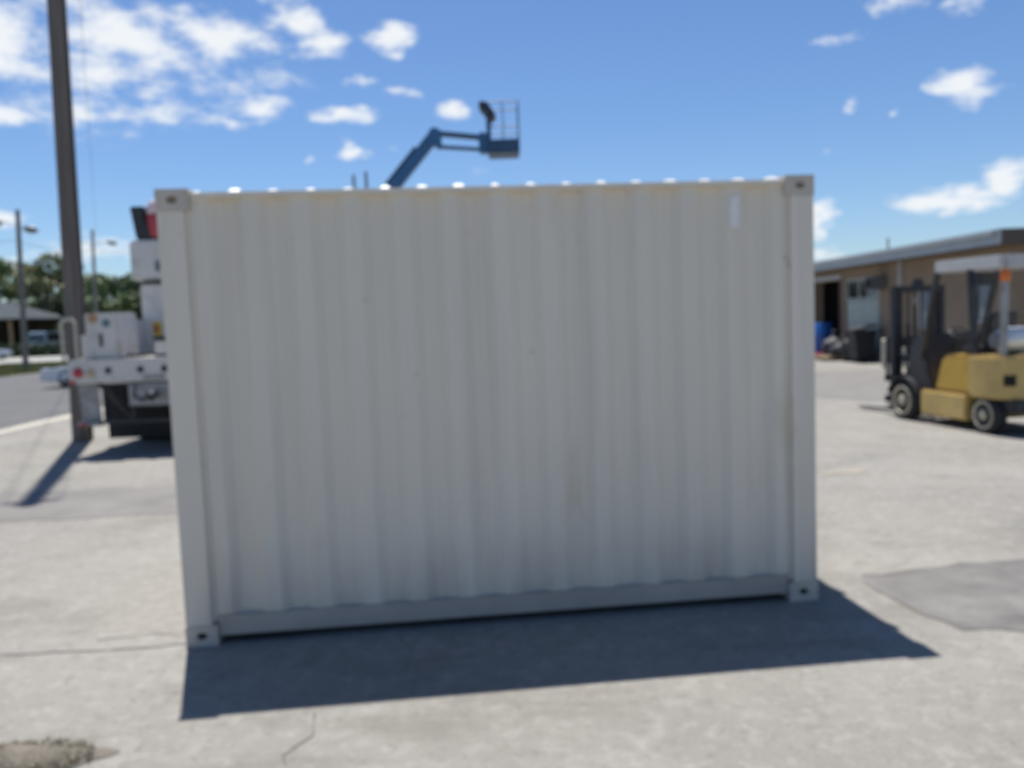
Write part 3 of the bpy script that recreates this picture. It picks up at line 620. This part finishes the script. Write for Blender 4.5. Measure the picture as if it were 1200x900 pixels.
# ------------------------------------------------------------------ boom lift
bl = thing('boom_lift', 'blue articulated boom lift with its basket raised above the container', 'boom lift', (-2.2, 19.0, 0))
def P3(x, z, y=0): return (x+2.2, y, z)
MB().box(-.85, .95, -.75, .75, .38, .78).build('chassis', m_liftd, bl, .05)
for x in (-.75, .95):
    for y in (-1, 1): wheel(bl, (x, y*.80, .42), (0, y, 0), .42, .30, m_rimw)
MB().box(-.95, .9, -.55, .55, .82, 1.45).build('turntable_body', m_lift, bl, .08)
MB().box(.35, .95, -.5, .5, 1.452, 1.9).build('engine_cover', m_lift, bl, .06)
for k, (o1) in enumerate((0, .28)):
    MB().bar(P3(-1.9, 1.55+o1), P3(-3.75, 2.9+o1), .22, .16).build('riser_arm', m_lift, bl, .02)
MB().bar(P3(-3.75, 2.75), P3(-3.75, 3.65), .34, .26).build('riser_head', m_lift, bl, .02)
MB().bar(P3(-3.75, 3.35), P3(-1.52, 5.88), .24, .25).build('main_boom', m_lift, bl, .02)
MB().bar(P3(-3.2, 4.12, -.02), P3(-1.9, 5.6, -.02), .17, .17).build('inner_boom', m_liftd, bl)
MB().tube(P3(-3.3, 3.55, -.05), P3(-2.6, 4.42, -.05), .06).build('lift_cylinder', m_liftd, bl)
el_ = MB().prism([(P3(-1.62, 0)[0], 5.72), (P3(-1.40, 0)[0], 5.58), (P3(-1.36, 0)[0], 5.62), (P3(-1.36, 0)[0], 5.98), (P3(-1.50, 0)[0], 6.06), (P3(-1.62, 0)[0], 6.0)], 'y', -.13, .13).build('elbow', m_lift, bl, .015)
MB().bar(P3(-1.45, 5.93), P3(-.42, 5.80), .16, .10).build('jib_arm', m_liftd, bl)
MB().bar(P3(-1.45, 5.64), P3(-.42, 5.54), .14, .065).build('jib_arm', m_liftd, bl)
MB().prism([(P3(-.52, 0)[0], 5.45), (P3(-.32, 0)[0], 5.45), (P3(-.30, 0)[0], 5.85), (P3(-.46, 0)[0], 5.92), (P3(-.54, 0)[0], 5.84)], 'y', -.12, .12).build('jib_head', m_lift, bl, .01)
xa, xb, ya, yb, zf = -.32+2.2, .36+2.2, -.38, .38, 5.44
MB().box(xa, xb, ya, yb, zf-.05, zf+.01).build('basket_floor', m_liftd, bl, .01)
for (p, q, r_, s_) in ((xa, xb, ya-.012, ya+.012), (xa, xb, yb-.012, yb+.012), (xa-.012, xa+.012, ya+.014, yb-.014), (xb-.012, xb+.012, ya+.014, yb-.014)):
    MB().box(p, q, r_, s_, zf+.012, zf+.24).build('toe_board', m_liftd, bl)
for z in (5.95, 6.48):
    MB().path([(xa, ya, z), (xb, ya, z), (xb, yb, z), (xa, yb, z), (xa, ya, z)], .014, 6).build('guard_rail', m_liftd, bl)
for x in (xa, (xa+xb)/2, xb):
    for y in (ya, yb): MB().tube((x, y, zf), (x, y, 6.48), .013, n=6).build('rail_post', m_liftd, bl)
MB().bar((xa+.02, 0, 5.6), (xa+.02, 0, 6.25), .10, .10).build('basket_support', m_lift, bl)
MB().prism([(xa-.16, 6.55), (xa+.02, 6.52), (xa+.20, 6.22), (xa+.04, 6.12), (xa-.06, 6.30), (xa-.18, 6.44)], 'y', -.26, .22).build('control_box', m_blackm, bl, .02)

# ------------------------------------------------------------------ right-hand building
bd = thing('workshop_building', 'long low tan workshop with a blue grey roof edge on the right', 'building', (11.35, 27, 0)); bd.scale = (1, 1, .955)
def bp(name, m, *boxes, bevel=0, parent=None, label=None):
    b = MB()
    for q in boxes: b.box(*q)
    if parent is None: return b.build(name, m, bd, bevel, world=True, label=label)
    o = b; vs = [(x-11.35, y-27, z) for x, y, z in b.v]; b.v = vs; return b.build(name, m, parent, bevel, label=label)
XW = 11.35; D0, D1 = 28.75, 30.95     # open doorway
wall = MB()
def wseg(y0, y1, z0, z1): wall.box(XW, XW+.25, y0, y1, z0, z1)
openings = [(D0, D1, 0, 2.75), (25.75, 28.35, 0, 2.75), (22.35, 23.15, 1.15, 2.2), (19.75, 20.35, 1.35, 2.35)]
ys = sorted({18.95, 40.0}|{o[0] for o in openings}|{o[1] for o in openings})
for y0, y1 in zip(ys[:-1], ys[1:]):
    o = [p for p in openings if p[0] <= y0 and p[1] >= y1]
    if not o: wseg(y0, y1, 0, 3.12)
    else:
        if o[0][2] > 0: wseg(y0, y1, 0, o[0][2])
        wseg(y0, y1, o[0][3], 3.12)
wall.build('front_wall', m_wall, bd, world=True)
bp('end_wall', m_wall, (XW+.252, 26, 18.95, 19.2, 0, 3.12)); bp('back_wall', m_wall, (25.7, 25.95, 19.25, 40, 0, 3.12))
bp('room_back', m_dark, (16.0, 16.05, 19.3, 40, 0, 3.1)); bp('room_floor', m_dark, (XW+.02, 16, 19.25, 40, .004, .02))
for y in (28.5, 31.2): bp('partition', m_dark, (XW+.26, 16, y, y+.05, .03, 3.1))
rp = bp('roof', m_roofb, (10.75, 27, 18.4, 41, 3.40, 3.47)); bp('soffit', m_soffit, (10.8, 26.8, 18.45, 40.8, 3.125, 3.16))
bp('fascia', m_fascia, (10.68, 10.748, 18.33, 41, 3.12, 3.46)); bp('fascia', m_soffit, (10.75, 27, 18.33, 18.398, 3.12, 3.455), label='dark brown fascia over the near end wall')
bp('gutter', m_fascia, (10.60, 10.678, 18.4, 41, 3.33, 3.44), bevel=.01)
bp('door_lintel', m_trim, (XW-.05, XW-.002, D0-.1, D1+.1, 2.78, 2.93)); 
for y in (D0-.06, D1+.06): bp('door_jamb', m_soffit, (XW-.04, XW-.003, y-.05, y+.05, 0, 2.75))
pd = bp('double_door', m_paleg, (XW+.05, XW+.10, 25.80, 27.04, .02, 1.98), (XW+.05, XW+.10, 27.06, 28.30, .02, 1.98), bevel=.01)
bp('door_handle', m_blackm, (XW+.0, XW+.048, 26.90, 26.95, .95, 1.15), parent=pd)
bp('transom_frame', m_paleg, (XW+.03, XW+.11, 25.78, 28.32, 2.0, 2.08), (XW+.03, XW+.11, 25.78, 28.32, 2.66, 2.74), *[(XW+.03, XW+.11, y-.04, y+.04, 2.085, 2.655) for y in (25.85, 26.6, 27.3, 28.25)])
for y0, y1, mm in ((25.9, 26.55, m_glassb), (26.65, 27.25, m_glassd), (27.35, 28.2, m_glassd)): bp('transom_pane', mm, (XW+.06, XW+.075, y0, y1, 2.085, 2.655))
for (y0, y1, z0, z1) in openings[2:]:
    f = bp('window', m_trim, (XW-.02, XW+.08, y0-.06, y0, z0-.06, z1+.06), (XW-.02, XW+.08, y1, y1+.06, z0-.06, z1+.06), (XW-.02, XW+.08, y0, y1, z0-.06, z0), (XW-.02, XW+.08, y0, y1, z1, z1+.06))
    bp('pane', m_glassb, (XW+.03, XW+.045, y0, y1, z0, z1), parent=f)
ac = bp('air_conditioner', m_lampg, (XW-.45, XW-.002, 25.2, 25.7, 2.30, 2.72), bevel=.02)
bp('grille', m_dark, (XW-.46, XW-.452, 25.25, 25.65, 2.35, 2.67), parent=ac)
for x, y, h in ((12.2, 27.0, .5), (12.6, 20.4, .6)):
    v = MB().tube((x, y, 3.46), (x, y, 3.46+h), .03).lathe([(.05, 0), (.05, .05), (.02, .08)], (x, y, 3.46+h), (0, 0, 1), 12); v.build('vent_pipe', m_lampg, bd, world=True)
bp('downspout', m_trim, (XW-.09, XW-.003, 24.2, 24.29, 0, 3.12)); bp('end_door', m_soffit, (12.6, 13.6, 18.90, 18.948, 0, 2.1))

# barrel, bags, bins, pallets, bollards in front of the building
ba = thing('blue_barrel', 'upright blue plastic barrel standing at the dark open doorway', 'barrel', (11.0, 29.45, 0))
MB().lathe([(.33, 0), (.36, .03), (.36, .32), (.375, .35), (.36, .38), (.36, .72), (.375, .75), (.36, .78), (.35, 1.13), (.31, 1.18)], (0, 0, 0), (0, 0, 1), 24).build('drum', m_blue, ba)
MB().tube((.12, .1, 1.18), (.12, .1, 1.21), .04).build('bung', m_blackm, ba); MB().tube((-.14, -.08, 1.18), (-.14, -.08, 1.21), .03).build('bung', m_blackm, ba)
def pallet(loc, rz, m, lab):
    t_ = thing('pallet', lab, 'pallet', loc, rz, 'pallets lying by the workshop door')
    for i in range(7): MB().box(-.6, .6, -.5+i*.155, -.5+i*.155+.10, .115, .137).build('top_slat', m, t_)
    for x in (-.57, -.04, .49): MB().box(x, x+.08, -.5, .53, .02, .112).build('stringer', m, t_)
    for i in range(3): MB().box(-.6, .6, -.5+i*.46, -.5+i*.46+.10, .0, .018).build('bottom_slat', m, t_)
pallet((10.55, 28.9, 0), .1, m_redpal, 'red painted pallet lying in front of the blue barrel'); pallet((10.55, 27.2, 0), .05, m_pallet, 'plain wooden pallet lying right of the red one')
def bag(loc, sx, sz, lab, seed):
    r_ = random.Random(seed); b = MB(); n, k = 16, 9; vs = []
    for j in range(k):
        f = j/(k-1); rr = sx*math.sin(PI*(.12+.80*f))**.6*(1 if f < .85 else .5); z = sz*f
        for i in range(n): a = 2*PI*i/n; q = rr*(1+.10*math.sin(5*a+seed+3*f)+r_.uniform(-.05, .05)); vs.append((q*math.cos(a), q*math.sin(a), z))
    fs = [(j*n+i, j*n+(i+1) % n, (j+1)*n+(i+1) % n, (j+1)*n+i) for j in range(k-1) for i in range(n)]+[tuple(range(n-1, -1, -1)), tuple((k-1)*n+i for i in range(n))]
    b.add(vs, fs); t_ = thing('rubbish_bag', lab, 'rubbish bag', loc, 0, 'black rubbish bags by the pale doors')
    b.build('sack', m_bag, t_); MB().lathe([(.05, 0), (.03, .05), (.09, .14), (.07, .16)], (0, 0, sz-.01), (0, 0, 1), 10).build('knot', m_bag, t_)
bag((10.85, 28.0, 0), .42, .80, 'black rubbish bag leaning by the blue barrel, leftmost of the bags', 1)
bag((10.75, 27.05, 0), .45, .62, 'squat black rubbish bag in the middle of the row', 2)
wb = thing('wheeled_bin', 'black wheeled bin with raised lid left of the cream bollard', 'bin', (10.75, 25.6, 0))
MB().prism([(-.26, .10), (.26, .10), (.34, .98), (-.34, .98)], 'y', -.32, .32).build('body', m_bag, wb, .02)
MB().bar((-.38, 0, 1.0), (.36, 0, 1.14), .70, .05).build('lid', m_bag, wb, .01)
for y in (-.3, .3): MB().tube((.22, y-.03, .11), (.22, y+.03, .11), .11, n=16).build('wheel', m_black, wb)
MB().path([(.36, -.25, .92), (.46, -.25, .98), (.46, .25, .98), (.36, .25, .92)], .018).build('handle', m_bag, wb)
bag((10.8, 26.35, 0), .40, .85, 'tall black rubbish bag touching the wheeled bin', 3)
for (x, y, r_, h, mm, lab) in ((10.22, 22.83, .085, .82, m_post, 'thick cream bollard, leftmost of the three beside the forklift mast'), (10.66, 23.33, .05, .78, m_lampg, 'thin grey bollard in the middle of the three'), (10.78, 22.85, .05, .76, m_post, 'thin cream bollard nearest the forklift mast')):
    t_ = thing('bollard', lab, 'bollard', (x, y, 0), 0, 'bollards in front of the workshop'); MB().lathe([(r_, 0), (r_, h-.04), (r_*.7, h-.01), (r_*.2, h)], (0, 0, 0), (0, 0, 1), 16).build('post', mm, t_)
    MB().lathe([(r_*1.6, 0), (r_*1.6, .02), (r_*1.05, .03)], (0, 0, 0), (0, 0, 1), 16).build('base_collar', mm, t_)

# ------------------------------------------------------------------ parked cars
def car(loc, rz, m, label, group=None, Ln=4.6, wd=1.78, hood=.80, roof=1.42, van=False):
    c = thing('parked_car', label, 'car', loc, rz, group); h = wd/2; z0 = .22
    if van: prof = [(0, z0), (Ln, z0), (Ln, .95), (Ln-.1, 1.05), (Ln-.9, 1.15), (Ln-.9, 1.15), (.05, 1.15), (0, 1.0)]
    else: prof = [(.02, z0+.08), (.2, z0), (Ln-.25, z0), (Ln-.02, z0+.08), (Ln, .52), (Ln-.12, .66), (Ln-.5, hood-.03), (Ln-1.2, hood+.06), (.75, hood+.12), (.1, hood+.10), (0, .62)]
    MB().prism([(x, z) for x, z in prof], 'y', -h, h).build('body', m, c, .06)
    if van: cab = [(.06, 1.14), (Ln-.85, 1.14), (Ln-1.45, roof-.06), (Ln-1.7, roof), (.3, roof), (.12, roof-.08)]
    else: cab = [(.72, hood+.10), (Ln-1.15, hood+.05), (Ln-1.85, roof-.04), (Ln-2.2, roof), (1.5, roof), (1.25, roof-.03)]
    k = MB(); n = len(cab); tz = lambda z: h*(.94-.16*(z-hood)/(roof-hood))
    vs = [(x, -tz(z), z) for x, z in cab]+[(x, tz(z), z) for x, z in cab]
    k.add(vs, [tuple(range(n)), tuple(range(2*n-1, n-1, -1))]+[(i+n, (i+1) % n+n, (i+1) % n, i) for i in range(n)]); kb = k.build('cabin', m, c, .04)
    # glass: sides, windscreen and rear screen set a little proud of the cabin
    cxm = sum(p[0] for p in cab)/n
    def inset(p, f=.86): zc = (roof+hood)/2+.03; return (cxm+(p[0]-cxm)*f, zc+(p[1]-zc)*(f-.12))
    ins = [inset(p) for p in cab]
    for s in (-1, 1): MB().add([(x, s*(tz(z)+.006), z) for x, z in ins]+[(x, s*(tz(z)-.01), z) for x, z in ins], [tuple(range(n)), tuple(range(2*n-1, n-1, -1))]+[(i+n, (i+1) % n+n, (i+1) % n, i) for i in range(n)]).build('side_window', m_glassd, kb)
    for (a, b, s) in ((cab[1], cab[2], 1), (cab[0], cab[-1], -1)):
        p = Vector((a[0]*.88+b[0]*.12, 0, a[1]*.88+b[1]*.12)); q = Vector((a[0]*.1+b[0]*.9, 0, a[1]*.1+b[1]*.9)); nn = Vector((b[1]-a[1], 0, -(b[0]-a[0]))).normalized()*.012
        if nn.x*s < 0: nn = -nn
        w0, w1 = tz(p.z)-.08, tz(q.z)-.08
        MB().add([p+nn+Vector((0, -w0, 0)), p+nn+Vector((0, w0, 0)), q+nn+Vector((0, w1, 0)), q+nn+Vector((0, -w1, 0))], [(0, 1, 2, 3)]).build('windscreen' if s > 0 else 'rear_screen', m_glassd, kb)
    for s in (-1, 1):
        for x in (.85, Ln-.9): wheel(c, (x, s*(h-.10), .32), (0, s, 0), .32, .21, m_rimw, .62, 20, 5)
        MB().box(Ln-.12, Ln+.012, s*(h-.30)-.17, s*(h-.30)+.17, .56, .68).build('headlight', m_lens, c, .02)
        MB().box(-.012, .1, s*(h-.22)-.14, s*(h-.22)+.14, .70, .86).build('tail_light', m_red, c, .02)
    MB().box(Ln-.06, Ln+.02, -h+.1, h-.1, .28, .42).build('bumper', m_blackm, c, .02); MB().box(-.02, .06, -h+.1, h-.1, .30, .46).build('bumper', m_blackm, c, .02)
    return c
car((-11.25, 29.0, 0), PI+.02, m_carw, 'white car on the road with only its bonnet showing left of the truck', 'cars across the road', hood=.72)
car((-44.4, 66, 0), .1, m_cars, 'silver blue car at the far left edge in front of the house', 'cars across the road')
vv = car((-40.9, 72.4, 0), PI/2, m_cars, 'silver van parked beyond the hedge left of the tall utility pole', 'cars across the road', Ln=4.7, wd=1.8, roof=2.1, hood=1.15, van=True); vv['category'] = 'van'; vv.name = 'parked_van'

# ------------------------------------------------------------------ house
hs = thing('house', 'low dark house with a blue grey roof and carport at far left', 'house', (-52, 82, 0))
MB().box(-7, 1.6, -4, 5, 0, 3.3).build('wall', m_housew, hs)
MB().box(1.6, 6.0, 4.7, 5, 0, 3.3).build('carport_wall', m_housew, hs)
MB().add([(-7.8, -5.2, 3.45), (6.6, -5.2, 3.45), (6.6, 6, 3.45), (-7.8, 6, 3.45), (-4, .4, 5.2), (2.8, .4, 5.2), (-7.8, -5.2, 3.32), (6.6, -5.2, 3.32), (6.6, 6, 3.32), (-7.8, 6, 3.32)],
  [(0, 1, 5, 4), (1, 2, 5), (2, 3, 4, 5), (3, 0, 4), (6, 7, 1, 0), (7, 8, 2, 1), (8, 9, 3, 2), (9, 6, 0, 3), (9, 8, 7, 6)]).build('roof', m_houser, hs, smooth=False)
for x in (2.2, 5.7): MB().box(x-.12, x+.12, -4.2, -3.96, 0, 3.31).build('carport_post', m_pallet, hs)
for x in (-5.5, -2.5, -.2):
    f = MB().box(x-.6, x+.6, -4.06, -4.002, 1.0, 2.2).build('window', m_trim, hs); MB().box(x-.52, x+.52, -4.08, -4.062, 1.08, 2.12).build('pane', m_glassd, f)
MB().box(-1.5, -.9, -4.04, -4.002, .02, 2.1).build('door', m_paleg, hs)

# ------------------------------------------------------------------ trees and shrubs
def leaves(blobs, n, size, m, name, parent):
    """many small leaf-clump faces spread through the lumps (cx,cy,cz,rx,ry,rz) of a crown"""
    vol = np.array([b[3]*b[4]*b[5] for b in blobs])**.7; n = int(n*1.35); idx = rng.choice(len(blobs), n, p=vol/vol.sum()); B = np.array(blobs)[idx]
    d = rng.normal(size=(n, 3)); d /= np.linalg.norm(d, axis=1)[:, None]; r_ = rng.uniform(.25, 1.0, n)**.45*rng.choice([1, 1, 1.12], n)
    c = B[:, :3]+d*B[:, 3:]*r_[:, None]
    nrm = d+rng.normal(size=(n, 3))*.7; nrm /= np.linalg.norm(nrm, axis=1)[:, None]
    a = np.cross(nrm, rng.normal(size=(n, 3))); a /= np.linalg.norm(a, axis=1)[:, None]; b = np.cross(nrm, a)
    s = size*rng.uniform(.5, 1.3, n)[:, None]; v = np.empty((n, 4, 3)); v[:, 0] = c-a*s; v[:, 1] = c-b*s*.55; v[:, 2] = c+a*s; v[:, 3] = c+b*s*.6+nrm*s*.25
    me = bpy.data.meshes.new(name); me.from_pydata(v.reshape(-1, 3).tolist(), [], np.arange(4*n).reshape(-1, 4).tolist()); me.materials.append(m)
    o = bpy.data.objects.new(name, me); COL.objects.link(o)
    if parent: o.parent = parent
    return o
def tree(x, y, h, w, m, label, seed, nleaf=3200, size=.24, low=.22):
    r_ = random.Random(seed); t_ = thing('tree', label, 'tree', (x, y, 0), 0, 'trees across the road')
    tr_ = MB(); fork = h*.32; tr_.tube((0, 0, 0), (.1, 0, fork), h*.028, h*.020, 10); blobs = []
    nb = 15
    for i in range(nb):
        a = 2*PI*i/nb+r_.uniform(-.4, .4); zc = h*(low+.12+(.86-low-.12)*((i*7)%15)/14)*r_.uniform(.92, 1.05); rr = w*(.72-.5*abs(zc/h-.5))*r_.uniform(.6, 1.15)
        c = (rr*math.cos(a), rr*math.sin(a), zc); q = w*r_.uniform(.30, .48); blobs.append((*c, q, q, q*r_.uniform(.6, .85)))
        tr_.tube((.1, 0, fork*r_.uniform(.8, 1)), c, h*.013, h*.004, 6)
    blobs.append((0, 0, h*.84, w*.42, w*.42, h*.15)); tr_.tube((.1, 0, fork), (0, 0, h*.85), h*.018, h*.004, 8)
    tr_.build('trunk', m_bark, t_); leaves(blobs, nleaf, size, m, 'crown', t_); return t_
for a in ((-48.6, 90, 10.6, 4.1, m_leaf, 'large olive green tree behind the house at left', 3, 5200, .26, .1),
          (-56.5, 92, 11.5, 3.6, m_leafg, 'tree cut by the left edge of the picture', 5, 3200, .26),
          (-43.8, 88, 8.2, 3.4, m_leaf, 'olive tree just behind the tall utility pole', 8, 3600, .25, .05),
          (-40.6, 84, 7.6, 3.0, m_leafg, 'green tree right of the tall utility pole', 11, 3600, .24, .05),
          (-37.6, 86, 8.2, 3.1, m_leafg, 'round green tree above the truck tool box', 14, 3800, .24, .05),
          (-34.4, 85, 7.4, 3.0, m_leaf, 'olive green tree touching the truck turret', 17, 3600, .24, .05),
          (-31.0, 90, 8.0, 3.4, m_leafg, 'tree hidden mostly behind the truck turret', 21, 3000, .26, .05),
          (-25.5, 96, 8.4, 3.6, m_leaf, 'tree behind the container, left of the row', 24, 2600, .28, .05),
          (-18.0, 104, 8.8, 4.0, m_leafg, 'tree behind the container, second of the row', 27, 2600, .3, .05),
          (-8.0, 112, 9.0, 4.2, m_leaf, 'tree behind the container, third of the row', 31, 2400, .3, .05),
          (4.0, 112, 8.6, 4.2, m_leafg, 'tree behind the container, fourth of the row', 35, 2400, .3, .05),
          (16.0, 108, 8.8, 4.2, m_leaf, 'tree behind the container, rightmost of the row', 38, 2400, .3, .05)): tree(*a)
def shrub(x, y, blobs, n, size, m, lab, name='shrub', cat='shrub'):
    t_ = thing(name, lab, cat, (x, y, 0)); st_ = MB()
    for b in blobs: st_.tube((b[0]*.3, b[1]*.3, 0), b[:3], .06, .02, 6)
    st_.build('stems', m_bark, t_); leaves(blobs, n, size, m, 'foliage', t_)
shrub(-40.2, 78.5, [(-.7, 0, 1.6, 1.5, 1.3, 1.5), (.9, .2, 2.2, 1.5, 1.3, 2.0), (.1, 0, 3.8, 1.2, 1.2, 1.3), (1.6, 0, 1.2, 1.2, 1, 1.1)], 3600, .2, m_leafd, 'dark dense shrub beside the silver van')
shrub(-40.0, 71.2, [(-3.2+.8*i, 0, .55, .6, .4, .62) for i in range(9)], 2600, .12, m_leafd, 'low dark hedge in front of the silver van', 'hedge', 'hedge')
# far-off wood closing the horizon: reads as one mass
wb_ = []
for i in range(150):
    x = -95+i*1.75+random.uniform(-1, 1); h = random.uniform(2.6, 4.6); wb_.append((x, 128+random.uniform(-4, 6)-.06*x, h*.85, 2.4, 2.2, h))
fw_ = leaves(wb_, 26000, .42, m_leafg, 'far_wood', None); fw_['kind'] = 'stuff'
tag(fw_, 'distant band of green woodland along the horizon behind everything', 'woodland')
